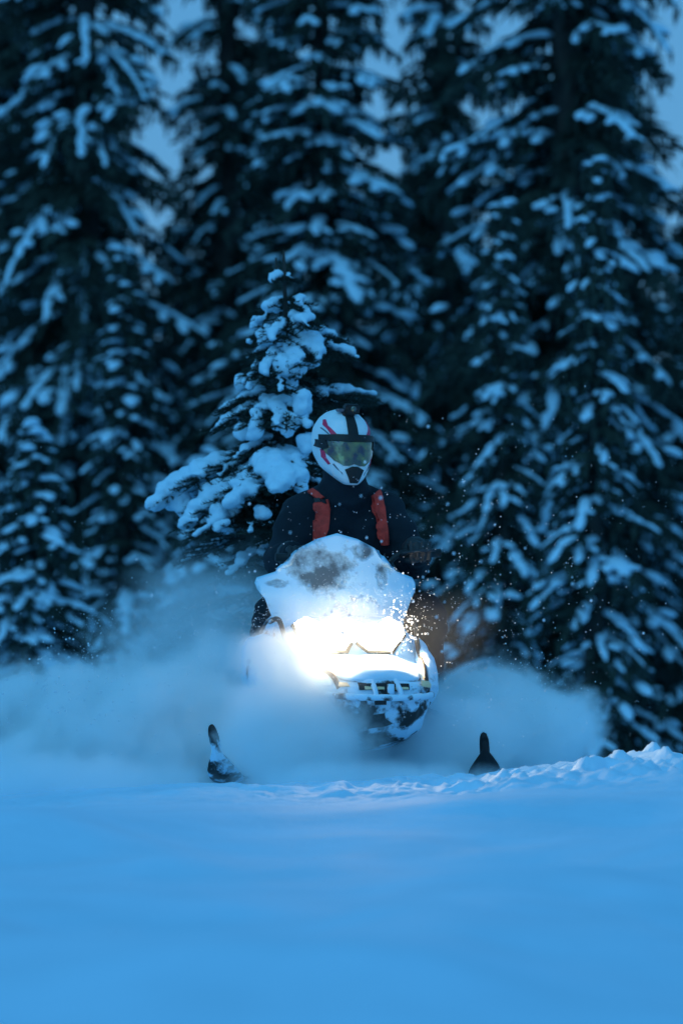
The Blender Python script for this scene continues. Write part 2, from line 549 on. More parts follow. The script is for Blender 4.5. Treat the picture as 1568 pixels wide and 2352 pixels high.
def fir_meshes(H, Rb, seed, snow=1.0, whorl=0.24, per=5, droop=0.55, twig_r=0.03, top=1.0, low=0.05, power=0.85, fat=1.0):
    rnd = random.Random(seed)
    crown, load = Soup(), Soup()
    z = low * H
    while z < 0.985 * H:
        f = z / H
        Lw = Rb * (1 - f) ** power + 0.07
        for k in range(per):
            azm = rnd.uniform(0, 6.283)
            L = Lw * rnd.uniform(0.55, 1.18)
            up = 0.35 * f ** 3
            dr = droop * rnd.uniform(0.55, 1.35) * (1 - 0.5 * f)
            fn, h = bough_curve(np.array([0, 0, z + rnd.uniform(-0.08, 0.08)]), azm, L, 0.05 + up + rnd.uniform(-0.12, 0.12), dr)
            side = np.array([-h[1], h[0], 0])
            pts = [fn(t) for t in (0, 0.25, 0.5, 0.75, 1.0)]
            for a, b in zip(pts, pts[1:]):
                spindle(crown, a - (b - a) * 0.3, b + (b - a) * 0.3, twig_r * 0.8, rnd.uniform(0, 6))
            nt = max(4, int(L / 0.075))
            tips = []
            for i in range(nt):
                t = 0.12 + 0.86 * (i + rnd.random() * 0.6) / nt
                p = fn(t)
                for s in (-1, 1):
                    tl = min(0.34, (0.42 * L * (1 - t) ** 0.7 + 0.05)) * rnd.uniform(0.6, 1.2)
                    q = p + (h * 0.62 + side * s * 0.78) * tl + np.array([0, 0, -tl * rnd.uniform(0.1, 0.55)])
                    spindle(crown, p, q, twig_r * rnd.uniform(0.7, 1.2), rnd.uniform(0, 6))
                    if rnd.random() < 0.6:      # hanging shoots give the crown its ragged underside
                        e = p + (q - p) * rnd.uniform(0.3, 0.9)
                        spindle(crown, e, e + np.array([rnd.uniform(-0.04, 0.04), rnd.uniform(-0.04, 0.04), -rnd.uniform(0.06, 0.16)]), twig_r * 0.8, 0)
                    tips.append((t, p, q, tl))
            if rnd.random() < snow:
                w = min(0.074, 0.031 + 0.048 * L) * rnd.uniform(0.5, 1.15) * fat
                t0 = rnd.uniform(0.15, 0.55)
                t1 = rnd.uniform(0.75, 1.02)
                nb = max(2, int((t1 - t0) * L / (w * 0.62)))
                for i in range(nb):
                    t = t0 + (t1 - t0) * (i + 0.5) / nb
                    sl = 0.05 + up - 2 * dr * t
                    g = w * rnd.uniform(0.6, 1.15) * (1.15 - 0.5 * t)
                    put_blob(load, rnd, fn(t) + side * rnd.uniform(-0.3, 0.3) * w + np.array([0, 0, 0.018 + g * 0.12]), g * 1.15, g * rnd.uniform(0.7, 1.1), g * rnd.uniform(0.36, 0.6), azm, max(-1.0, sl))
                for (t, p, q, tl) in tips:
                    if t0 - 0.1 < t < t1 and tl > 0.1 and rnd.random() < 0.24 * fat:
                        m_ = p + (q - p) * rnd.uniform(0.5, 0.85)
                        g = min(0.07, tl * rnd.uniform(0.2, 0.36))
                        dq = q - p
                        put_blob(load, rnd, m_ + np.array([0, 0, 0.02]), g * 1.2, g * 0.7, g * 0.5, math.atan2(dq[1], dq[0]), dq[2] / (math.hypot(dq[0], dq[1]) + 1e-6))
        z += whorl * rnd.uniform(0.75, 1.25) * (1 - 0.35 * f)
    spindle(crown, (0, 0, 0.93 * H), (0, 0, H + 0.05), 0.04)
    bm = bmesh.new()
    tp = [(0, 0, -0.4)] + [(0.02 * rnd.uniform(-1, 1), 0.02 * rnd.uniform(-1, 1), H * q) for q in (0.15, 0.35, 0.6, 0.8, 0.98)]
    rr = 0.017 * H
    add_tube(bm, tp, [rr * 1.25, rr, rr * 0.85, rr * 0.55, rr * 0.3, 0.012], 9)
    return bm_mesh('trunk', bm), crown.mesh('crown', False), load.mesh('snow', True)

PROTO = {}
PROTO['big'] = fir_meshes(10.5, 1.75, 11, 0.62, 0.23, 10, 0.60)
PROTO['gloom'] = fir_meshes(10.5, 1.65, 83, 0.52, 0.22, 10, 0.62)
PROTO['mid'] = fir_meshes(8.2, 1.35, 23, 0.62, 0.21, 10, 0.55)
PROTO['lean'] = fir_meshes(9.5, 1.05, 31, 0.5, 0.21, 8, 0.75)
PROTO['dark'] = fir_meshes(9.0, 1.30, 47, 0.38, 0.22, 8, 0.55, 0.036)
PROTO['young'] = fir_meshes(3.2, 0.80, 59, 1.0, 0.15, 8, 0.70, fat=1.6)
PROTO['spire'] = fir_meshes(4.6, 0.55, 67, 0.8, 0.17, 7, 0.85, fat=1.3)

def fir(kind, name, loc, rz, sc, label, group=None, lean=(0, 0)):
    t, c, s = PROTO[kind]
    e = empty(name, loc, rz)
    e.rotation_euler = (lean[0], lean[1], rz)
    e.scale = (sc[0], sc[0], sc[1])
    link_mesh('trunk', t, 'bark', e)
    link_mesh('crown', c, 'needle', e)
    link_mesh('snow_load', s, 'snow_load', e)['kind'] = 'stuff'
    tag(e, label, 'tree', group)
    return e

def fir_at(kind, name, xd, Y, rz, sw, sh, label, group=None, lean=(0, 0)):
    x = (xd - 784) * Y / F
    return fir(kind, name, (x, Y, gz(x, Y) - 0.05), rz, (sw, sh), label, group, lean)

fir_at('mid', 'fir_tree', 738, 41.5, 0.4, 0.98, 1.00, 'tall snow-laden fir with bare dark trunk directly behind the small snowy fir')
fir_at('big', 'fir_tree', 1300, 39.5, 1.3, 0.82, 1.0, 'tall fir with heavy snow clumps rising behind the right ski tip')
fir_at('gloom', 'fir_tree', 195, 42.5, 3.9, 0.80, 1.05, 'tall dark fir standing behind the bushy snow-covered young fir')
fir_at('dark', 'fir_tree', 1015, 44.5, 2.2, 0.80, 1.05, 'dense dark fir with little snow rising behind the rider')
fir_at('lean', 'fir_tree', 520, 46.0, 5.0, 0.95, 1.0, 'slender dark fir between the two tall snow-laden firs left of the rider')
fir_at('dark', 'fir_tree', 1610, 46.0, 0.9, 0.85, 0.60, 'dark fir with sparse snow at the edge of the forest beside open sky')
fir_at('gloom', 'fir_tree', -60, 45.0, 2.9, 0.95, 1.1, 'tall fir with its trunk outside the frame and drooping snowy boughs')
fir_at('young', 'young_fir', 85, 36.5, 0.6, 1.0, 0.88, 'bushy young fir thickly coated in snow beside the powder cloud')
fir_at('spire', 'young_fir', 285, 40.0, 2.0, 1.05, 0.92, 'slim young fir with grey-blue snow next to the bushy white one')
fir_at('spire', 'young_fir', 1365, 36.5, 4.2, 0.95, 0.98, 'slim young fir with round snow clumps in front of the tall fir')
fir_at('spire', 'young_fir', 1150, 38.0, 5.3, 0.90, 0.95, 'slim young fir draped with snow just past the snowmobile windshield')
fir_at('young', 'young_fir', 470, 39.0, 2.4, 0.85, 0.85, 'low snowy young fir half hidden by drifting powder')
# rows of firs deeper in the wood
deep = [('dark', 90, 52, 0.9, 1.0), ('dark', 400, 55, 0.85, 0.60), ('lean', 640, 53, 0.95, 0.80), ('dark', 880, 56, 0.9, 0.66), ('lean', 1180, 54, 0.9, 0.66),
        ('dark', 1420, 53, 0.9, 0.88), ('dark', 250, 62, 1.0, 0.78), ('mid', 560, 64, 1.1, 0.95), ('dark', 760, 66, 1.0, 0.88), ('mid', 1010, 63, 1.1, 0.95),
        ('dark', 1250, 66, 1.05, 0.82), ('dark', 1560, 60, 0.95, 0.62), ('mid', 20, 66, 1.1, 1.2), ('dark', 1330, 58, 0.95, 0.9), ('dark', 480, 59, 0.95, 0.66), ('dark', 960, 60, 0.95, 0.75), ('dark', 150, 57, 0.95, 0.85)]
for i, (k, xd, Y, sw, sh) in enumerate(deep):
    fir_at(k, 'fir_tree', xd, Y, 1.7 * i, sw, sh, 'dark fir deeper in the wood, seen between the front trees', 'firs deeper in the wood')
edge = [('dark', -120, 56, 1.0, 1.2), ('mid', 1700, 58, 1.0, 0.62), ('big', -320, 48, 1.0, 1.0), ('big', 1960, 47, 0.9, 0.7), ('mid', -560, 52, 1.0, 1.2), ('dark', 2150, 52, 1.0, 0.9), ('big', -800, 46, 1.0, 1.0), ('big', 2400, 49, 1.0, 1.0)]
for i, (k, xd, Y, sw, sh) in enumerate(edge):
    fir_at(k, 'fir_tree', xd, Y, 0.9 + 2.1 * i, sw, sh, 'snowy fir in the forest edge past the outermost tall trees', 'firs along the outer forest edge')

# ------------------------------------------------------------------ the small fir behind the rider
def hero_fir():
    Y0 = 24.0
    rnd = random.Random(5)
    base = P(655, 1337, Y0); base.z = gz(base.x, Y0) - 0.05
    root = empty('small_fir', base)
    tag(root, 'small fir with thick clean snow on its boughs close behind the rider', 'tree')
    topz = P(655, 575, Y0).z - base.z
    def loc(xd, yd, dy=0.0):
        return np.array(P(xd, yd, Y0 + dy) - base)
    bm = bmesh.new()
    tp = spline([(0, 0, -0.3), (0.012, 0.01, 0.5), (-0.01, 0, 1.1), (0.01, 0.0, 1.7), (-0.006, 0, topz)], 4)
    add_tube(bm, tp, [0.055 - 0.05 * i / (len(tp) - 1) for i in range(len(tp))], 8)
    # leader with its two upright shoots
    add_tube(bm, [(0, 0, topz - 0.14), (-0.035, 0, topz - 0.10), (-0.04, 0, topz - 0.03)], [0.008, 0.007, 0.004], 6)
    link_mesh('trunk', bm_mesh('trunk', bm), 'bark', root)
    NEED_F = np.array([[0, 1, 2]])
    def make_bough(tip, rise, snow, width=0.30, start=None, lobes=0):
        tip = np.array(tip)
        L = float(np.hypot(tip[0], tip[1]))
        z0 = start if start is not None else tip[2] + L * 0.42
        b0 = np.array([0, 0, z0])
        h = np.array([tip[0], tip[1], 0]) / (L + 1e-6)
        side = np.array([-h[1], h[0], 0])
        dz = tip[2] - z0
        def fn(t): return b0 + h * L * t + np.array([0, 0, dz * t + L * rise * t * (1 - t) * 2])
        sp = Soup()
        pts = [fn(t) for t in np.linspace(0, 1, 7)]
        for a, b in zip(pts, pts[1:]):
            spindle(sp, a - (b - a) * 0.2, b + (b - a) * 0.2, 0.010)
        blobs = []
        nt = max(4, int(L / 0.032))
        def needles(p, q, n, ln):
            d = q - p; dl = np.linalg.norm(d) + 1e-9; d = d / dl
            u = np.cross(d, [0, 0.1, 1]); u /= np.linalg.norm(u) + 1e-9
            w = np.cross(u, d)
            for j in range(n):
                c = p + (q - p) * (j + rnd.random()) / n
                an = rnd.uniform(-0.5, 3.64)
                dd = d * rnd.uniform(0.35, 0.8) + (u * math.cos(an) + w * math.sin(an)) * 0.75
                e = c + dd * ln * rnd.uniform(0.7, 1.2)
                o = np.cross(dd, [0.3, 0.5, 0.8]); o = o / (np.linalg.norm(o) + 1e-9) * 0.0028
                sp.add(np.array([c - o, c + o, e]), NEED_F)
        needles(fn(0.3), fn(1.0), int(60 * L / 0.3), 0.026)
        for i in range(nt):
            t = 0.15 + 0.85 * (i + rnd.random() * 0.5) / nt
            p = fn(t)
            for s in (-1, 1):
                tl = min(width, (0.55 * L * (1 - t) ** 0.65 + 0.05)) * rnd.uniform(0.65, 1.1)
                q = p + (h * 0.6 + side * s * 0.8) * tl + np.array([0, 0, -tl * rnd.uniform(0.05, 0.45)])
                spindle(sp, p, q, 0.007, 0, 0.3)
                needles(p, q, max(8, int(tl / 0.0045)), 0.024)
                if tl > 0.09:
                    for s2 in (-1, 1):
                        m_ = p + (q - p) * rnd.uniform(0.35, 0.6)
                        dv = (q - p) / tl
                        r_ = m_ + (dv * 0.7 + np.cross(dv, [0, 0, 1]) * s2 * 0.7) * tl * 0.45 + np.array([0, 0, -0.01])
                        spindle(sp, m_, r_, 0.006, 0, 0.3)
                        needles(m_, r_, max(6, int(tl * 0.45 / 0.005)), 0.022)
                if snow > 0 and t > 0.3 and rnd.random() < 0.16 * snow:
                    blobs.append((p + (q - p) * rnd.uniform(0.2, 0.8), min(0.05, tl * 0.20), 0.5))
        o = link_mesh('bough', sp.mesh('bough', False), 'needle', root)
        if snow > 0:
            bm = bmesh.new()
            n = max(3, int(L * 0.8 / 0.025))
            wmax = 0.017 + 0.030 * snow
            for i in range(n):
                t = 0.38 + 0.62 * i / (n - 1)
                g = wmax * (0.55 + 0.75 * math.sin(math.pi * min(1, t * 0.93))) * rnd.uniform(0.8, 1.15)
                g *= min(1.0, 0.5 + L / 0.5)
                c = fn(t) + side * rnd.uniform(-0.5, 0.5) * g + np.array([0, 0, 0.006 + g * 0.10])
                blobs.append((c, g * rnd.uniform(0.75, 1.15), 0.55))
            for k in range(lobes):
                c = fn(rnd.uniform(0.5, 0.95)) + side * rnd.uniform(-0.12, 0.12) + np.array([0, 0, -rnd.uniform(0.02, 0.10)])
                blobs.append((c, rnd.uniform(0.025, 0.05), 1.2))
            for (c, g, fl) in blobs:
                g = max(g, 0.016)
                bmesh.ops.create_icosphere(bm, subdivisions=2, radius=1.0, matrix=Matrix.Translation(Vector(c) + Vector((0, 0, 0.012))) @ Matrix.Diagonal((g, g, g * fl, 1)))
            me = bm_mesh('snow', bm)
            me = bake(me, [('REMESH', dict(mode='VOXEL', voxel_size=0.011)), ('SMOOTH', dict(factor=0.5, iterations=3))])
            lumpy(me, 0.018, 18, rnd.uniform(0, 50))
            me.polygons.foreach_set('use_smooth', np.ones(len(me.polygons), dtype=bool))
            link_mesh('snow', me, 'snow_load', o)
    # boughs whose snow can be picked out one by one
    B = make_bough
    B(loc(668, 648, -0.03), 0.3, 0.35, start=loc(655, 640)[2]); B(loc(625, 652, -0.03), 0.3, 0.3, start=loc(655, 640)[2])
    for (x, y, dy, rise, sn, stt, lb) in [
        (592, 775, -0.10, 0.55, 0.65, 685, 2), (722, 768, -0.10, 0.5, 0.6, 685, 1), (640, 745, 0.14, 0.4, 0.5, 690, 0),
        (575, 795, -0.05, 0.2, 0.4, 740, 0), (628, 790, -0.22, 0.2, 0.55, 745, 0), (705, 760, -0.20, 0.2, 0.5, 735, 0),
        (735, 835, -0.16, 0.35, 1.2, 770, 3), (815, 822, 0.02, 0.1, 0.45, 790, 0), (790, 790, 0.1, 0.15, 0.5, 770, 0),
        (690, 845, -0.26, 0.2, 0.6, 800, 1), (610, 870, -0.26, 0.2, 0.5, 800, 2), (560, 885, -0.12, 0.15, 0.45, 810, 1),
        (640, 905, -0.30, 0.2, 0.35, 840, 2), (570, 830, 0.08, 0.1, 0.4, 790, 0),
        (505, 950, -0.04, 0.2, 0.5, 905, 0), (487, 1000, -0.12, 0.25, 0.6, 935, 1), (575, 990, -0.28, 0.3, 0.75, 930, 2),
        (632, 985, -0.34, 0.3, 0.75, 940, 2), (700, 985, -0.30, 0.3, 0.7, 935, 2), (860, 915, 0.10, 0.15, 0.45, 930, 0), (770, 935, 0.05, 0.2, 0.4, 900, 0),
        (505, 1100, -0.16, 0.2, 0.6, 1020, 1), (545, 1060, -0.24, 0.15, 0.45, 1000, 0), (600, 1090, -0.36, 0.1, 0.3, 1020, 0),
        (352, 1175, -0.05, 0.35, 1.5, 1085, 3), (425, 1215, -0.22, 0.3, 1.4, 1100, 5), (545, 1165, -0.38, 0.3, 1.5, 1085, 2),
        (640, 1135, -0.42, 0.35, 1.7, 1080, 1), (450, 1240, -0.34, 0.1, 0.5, 1140, 1), (570, 1230, -0.40, 0.1, 0.3, 1160, 0),
        (520, 1330, -0.30, 0.1, 0.3, 1240, 0), (420, 1300, 0.1, 0.1, 0.25, 1200, 0), (770, 1150, -0.2, 0.2, 0.4, 1090, 0), (840, 1180, 0.1, 0.2, 0.5, 1100, 0)]:
        B(loc(x, y, dy), rise, sn if sn > 1.1 else sn * 0.68, start=float(loc(655, stt)[2]), lobes=lb)
    for k in range(64):                                  # barer boughs that fill the crown
        f = rnd.uniform(0.0, 0.86)
        zz = topz * (0.12 + 0.80 * f)
        L = 0.66 * (1 - f) ** 0.9 + 0.06
        a = rnd.uniform(0, 6.283)
        L *= rnd.uniform(0.6, 1.0)
        B((math.cos(a) * L, math.sin(a) * L, zz - L * rnd.uniform(0.2, 0.45)), 0.15, 0.0, start=zz)
    return root
hero_fir()

# ------------------------------------------------------------------ the snowmobile
YAW = R(15)
sled = empty('snowmobile', (-0.012, 21.62, 0.0), YAW)
tag(sled, 'snow-caked snowmobile with both headlights lit, ploughing through powder', 'snowmobile')
M_sled = Matrix.Translation(sled.location) @ Matrix.Rotation(YAW, 4, 'Z')
RID_YAW = R(9)
rider = empty('person', (0.012, 22.16, 0.0), RID_YAW)
tag(rider, 'rider in dark jacket with red straps and white helmet, gripping the handlebar', 'person')
M_rid = Matrix.Translation(rider.location) @ Matrix.Rotation(RID_YAW, 4, 'Z')
R2S = M_sled.inverted() @ M_rid          # rider frame to sled frame
W2S = M_sled.inverted()

def ring(y, half):
    """mirror a half section [(x, z) bottom centre .. top centre] into a ring"""
    right = [(x, y, z) for x, z in half]
    left = [(-x, y, z) for x, z in half[-2:0:-1]]
    return right + left

def hull_half(zb, zt, wb, wm, wt, zm):
    return [(0, zb), (wb, zb + 0.012), ((wb + wm) / 2 + 0.02, (zb + zm) / 2 - 0.01), (wm, zm), (wm * 0.985, zm + 0.03), (wt, zt - 0.012), (wt * 0.55, zt + 0.004), (0, zt + 0.008)]
hull_me = loft('belly_pan', [ring(y, hull_half(*a)) for y, a in [
    (0.32, (.12, .50, .20, .30, .28, .36)), (-0.10, (.12, .50, .18, .295, .27, .36)), (-0.32, (.115, .46, .15, .265, .235, .36)),
    (-0.50, (.125, .425, .12, .235, .205, .36)), (-0.61, (.16, .40, .10, .205, .18, .345)), (-0.675, (.22, .385, .08, .165, .15, .335)), (-0.70, (.27, .365, .05, .12, .11, .325))]], sub=3)
lumpy(hull_me, 0.016, 9, 3.0)
hull_b = bvh_of(hull_me)
link_mesh('belly_pan', hull_me, 'hull', sled)

def hood_half(w, z0, zt):
    return [(0, z0), (w * 0.8, z0), (w, z0 + 0.012), (w * 0.97, (z0 + zt) / 2), (w * 0.86, zt - 0.022), (w * 0.5, zt), (0, zt + 0.006)]
hood_me = loft('hood', [ring(y, hood_half(*a)) for y, a in [
    (0.16, (.25, .44, .585)), (0.02, (.262, .44, .60)), (-0.10, (.265, .43, .628)), (-0.155, (.262, .42, .605)), (-0.21, (.255, .42, .53)), (-0.265, (.245, .41, .478)), (-0.36, (.222, .40, .462)),
    (-0.52, (.180, .385, .445)), (-0.64, (.145, .375, .425)), (-0.675, (.12, .375, .41))]], sub=2)
lumpy(hood_me, 0.0025, 12, 9.0)
hood_b = bvh_of(hood_me)
link_mesh('hood', hood_me, 'hood', sled)

# side panels: bulging cheeks either side of the hood
for s in (-1, 1):
    rows = []
    for y, x0, x1, zb, zt in [(0.34, .25, .33, .30, .55), (0.10, .25, .335, .27, .565), (-0.12, .245, .325, .26, .545), (-0.30, .225, .30, .265, .50), (-0.44, .20, .272, .28, .46), (-0.56, .175, .238, .31, .415), (-0.61, .17, .20, .335, .385)]:
        zm = (zb + zt) / 2
        rows.append([(s * x0, y, zb), (s * (x0 + x1) / 2, y, zb - 0.005), (s * x1 * 0.98, y, zb + 0.05), (s * x1, y, zm), (s * (x1 - 0.012), y, zt - 0.03), (s * (x0 + x1) / 2, y, zt), (s * x0, y, zt - 0.02)])
    me = loft('side_panel', rows, sub=2)
    lumpy(me, 0.012, 8, 5 + s)
    link_mesh('side_panel', me, 'panel', sled)
    # black rubber seam between hood and cheek
    bm = bmesh.new()
    pts = spline([(s * .262, 0.02, .60), (s * .262, -0.12, .605), (s * .252, -0.22, .50), (s * .232, -0.34, .462), (s * .205, -0.46, .44), (s * .178, -0.58, .405), (s * .168, -0.64, .36)], 5)
    add_tube(bm, pts, 0.010, 8)
    link_mesh('trim', bm_mesh('trim', bm), 'trim', sled)

# windshield, caked with blown snow
half = [(0, .936), (.08, .914), (.15, .879), (.162, .85), (.178, .815), (.24, .79), (.306, .768), (.316, .748), (.312, .725), (.285, .682), (.266, .63), (.245, .575), (.12, .585)]
outline = half + [(-x, z) for x, z in half[::-1] if x > 0] if half[-1][0] == 0 else half + [(0, .592)] + [(-x, z) for x, z in half[::-1] if x > 0]
bm = bmesh.new()
bm.faces.new([bm.verts.new((x, 0, z)) for x, z in outline])
bmesh.ops.triangulate(bm, faces=bm.faces[:])
for _ in range(6):
    lg = [e for e in bm.edges if e.calc_length() > 0.02]
    if not lg: break
    bmesh.ops.subdivide_edges(bm, edges=lg, cuts=1)
    bmesh.ops.triangulate(bm, faces=[f for f in bm.faces if len(f.verts) > 3])
for v in bm.verts:
    x, z = v.co.x, v.co.z
    flare = 0.03 * math.exp(-((z - .70) / .05) ** 2) * (abs(x) / .31) ** 2
    v.co.y = -0.085 + 0.95 * x * x + (z - .585) * 0.30 - flare + 0.05 * max(0, .70 - z)
    v.co.y += 0.003 * noise.noise(Vector((x * 20, 3, z * 20)))
bmesh.ops.recalc_face_normals(bm, faces=bm.faces[:])
if sum(f.normal.y * f.calc_area() for f in bm.faces) > 0: bmesh.ops.reverse_faces(bm, faces=bm.faces[:])
me = bpy.data.meshes.new('windshield'); bm.to_mesh(me); bm.free()
me = bake(me, [('SOLIDIFY', dict(thickness=0.006, offset=-1.0))])
me.polygons.foreach_set('use_smooth', np.ones(len(me.polygons), dtype=bool))
ws_b = bvh_of(me)
link_mesh('windshield', me, 'screen', sled)
# brackets that hold it
for s in (-1, 1):
    bm = bmesh.new(); add_tube(bm, [(s * .12, -0.02, .58), (s * .13, 0.03, .63), (s * .14, 0.05, .70)], 0.008, 6)
    link_mesh('bracket', bm_mesh('bracket', bm), 'black', sled)

# headlights
hl = [(.016, .520), (.045, .490), (.14, .487), (.205, .545), (.205, .612), (.15, .607), (.075, .565)]
for s in (-1, 1):
    poly = [(s * x, z) for x, z in hl]
    lens = link_mesh('headlight', conform('headlight', poly, hood_b, 0.004, 0.008), 'lamp', sled)
    cxh, czh = .115, .548
    big = [(s * (cxh + (x - cxh) * 1.12), czh + (z - czh) * 1.14) for x, z in hl]
    link_mesh('bezel', conform('bezel', big, hood_b, 0.0005, 0.003), 'black', lens)
    ld = bpy.data.lights.new('headlight_beam', 'SPOT')
    ld.energy = 40.0
    ld.color = (1.0, 0.74, 0.44)
    ld.spot_size = R(150)
    ld.spot_blend = 0.9
    ld.shadow_soft_size = 0.03
    lo = bpy.data.objects.new('headlight_beam', ld)
    col.objects.link(lo)
    lo.parent = sled
    lo.location = (s * .115, -0.285, .552)
    lo.rotation_euler = (R(90 - 6), 0, R(180))

# front grille, slots and holes in the nose; amber patches paint leaking headlight light
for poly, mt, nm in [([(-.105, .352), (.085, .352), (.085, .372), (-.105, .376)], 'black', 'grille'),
                 ([(-.085, .352), (-.012, .352), (-.012, .361), (-.085, .363)], 'amber', 'painted_light'),
                 ([(.030, .352), (.080, .352), (.080, .360), (.030, .361)], 'amber', 'painted_light'),
                 ([(.135, .362), (.172, .360), (.175, .376), (.138, .380)], 'amber', 'painted_light'),
                 ([(-.172, .362), (-.135, .362), (-.138, .372), (-.170, .374)], 'amber', 'painted_light')]:
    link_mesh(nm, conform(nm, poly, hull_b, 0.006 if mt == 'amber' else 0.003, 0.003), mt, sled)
for poly in [[(-.050, .298), (-.005, .298), (-.005, .318), (-.052, .32)], [(-.100, .285), (-.082, .285), (-.078, .315), (-.10, .318)],
             [(-.065, .212), (.005, .222), (.025, .232), (-.008, .25), (-.012, .268), (-.055, .262)]]:
    link_mesh('air_intake', conform('air_intake', poly, hull_b, 0.003, 0.002), 'black', sled)

# tubular bumper
bm = bmesh.new()
path = spline([(-.215, -.44, .35), (-.205, -.56, .337), (-.165, -.675, .330), (-.07, -.738, .326), (.07, -.738, .326), (.165, -.675, .330), (.205, -.56, .337), (.215, -.44, .35)], 6)
add_tube(bm, path, 0.0125, 10)
for x in (-.055, .045):
    add_tube(bm, spline([(x, -.735, .326), (x * 0.95, -.72, .35), (x * .9, -.66, .39)], 4), 0.010, 8)
for s in (-1, 1):
    add_tube(bm, [(s * .12, -.712, .328), (s * .09, -.62, .22)], 0.009, 8)
add_tube(bm, [(.003, -.735, .335), (.003, -.735, .375)], 0.014, 8)
me = bm_mesh('bumper', bm); lumpy(me, 0.004, 40, 2)
link_mesh('bumper', me, 'bumper', sled)

# console, handlebar, levers, hand guards
link_mesh('console', loft('console', [ring(y, [(0, .5), (.2, .5), (.22, .56), (.17, zt), (0, zt + .02)]) for y, zt in [(0.08, .60), (0.2, .64), (0.36, .66), (0.5, .60)]], sub=2), 'dashboard', sled)
HANDS = [Vector((s * 0.235, -0.34, 0.862 if s > 0 else 0.845)) for s in (-1, 1)]
gp = []
for s, h in zip((-1, 1), HANDS):
    inner = R2S @ (h + Vector((-s * 0.075, 0, -0.004))); outer = R2S @ (h + Vector((s * 0.085, 0.01, 0.0)))
    gp.append((inner, outer))
mid = (gp[0][0] + gp[1][0]) / 2
bm = bmesh.new()
add_tube(bm, spline([gp[0][1], gp[0][0], mid + Vector((-0.06, 0.0, -0.09)), mid + Vector((0.06, 0, -0.09)), gp[1][0], gp[1][1]], 6), 0.011, 10)
add_tube(bm, [mid + Vector((0, 0, -0.09)), mid + Vector((0, -0.05, -0.30))], 0.022, 10)
link_mesh('handlebar', bm_mesh('handlebar', bm), 'black', sled)
for (a, b), s in zip(gp, (-1, 1)):
    bm = bmesh.new(); add_tube(bm, [a, b], 0.0165, 12)
    link_mesh('grip', bm_mesh('grip', bm), 'black', sled)
    bm = bmesh.new()
    add_tube(bm, spline([a + Vector((0, -0.02, 0.0)), a.lerp(b, .3) + Vector((0, -0.07, 0.008)), a.lerp(b, .75) + Vector((0, -0.068, 0.012))], 4), 0.005, 8)
    link_mesh('lever', bm_mesh('lever', bm), 'metal', sled)
    c0 = a.lerp(b, 0.5)
# seat, tunnel, running boards, track (behind the rider's legs)
link_mesh('seat', loft('seat', [ring(y, [(0, .36), (.15, .37), (.16, .42), (.13, zt - .01), (0, zt)]) for y, zt in [(0.42, .56), (0.6, .50), (0.9, .48), (1.3, .50), (1.55, .52), (1.6, .48)]], sub=2), 'seat', sled)
link_mesh('tunnel', bevel_box('tunnel', (0, 1.05, .29), (.40, 1.5, .16), .02), 'black', sled)
for s in (-1, 1):
    link_mesh('running_board', bevel_box('running_board', (s * .31, .75, .20), (.18, 1.1, .025), .008), 'dashboard', sled)
bm = bmesh.new()
prof = [(0.25, .02), (0.35, -.09), (0.6, -.12), (1.7, -.12), (1.9, -.05), (1.92, .06), (1.75, .18), (0.5, .19), (0.3, .13)]
rows = [[bm.verts.new((x, y, z)) for y, z in prof] for x in (-.19, .19)]
for k in range(len(prof)):
    bm.faces.new((rows[0][k], rows[0][(k + 1) % len(prof)], rows[1][(k + 1) % len(prof)], rows[1][k]))
bm.faces.new(rows[0][::-1]); bm.faces.new(rows[1])
bmesh.ops.bevel(bm, geom=bm.edges[:], offset=0.015, segments=2, affect='EDGES')
track = link_mesh('track', bm_mesh('track', bm), 'black', sled)

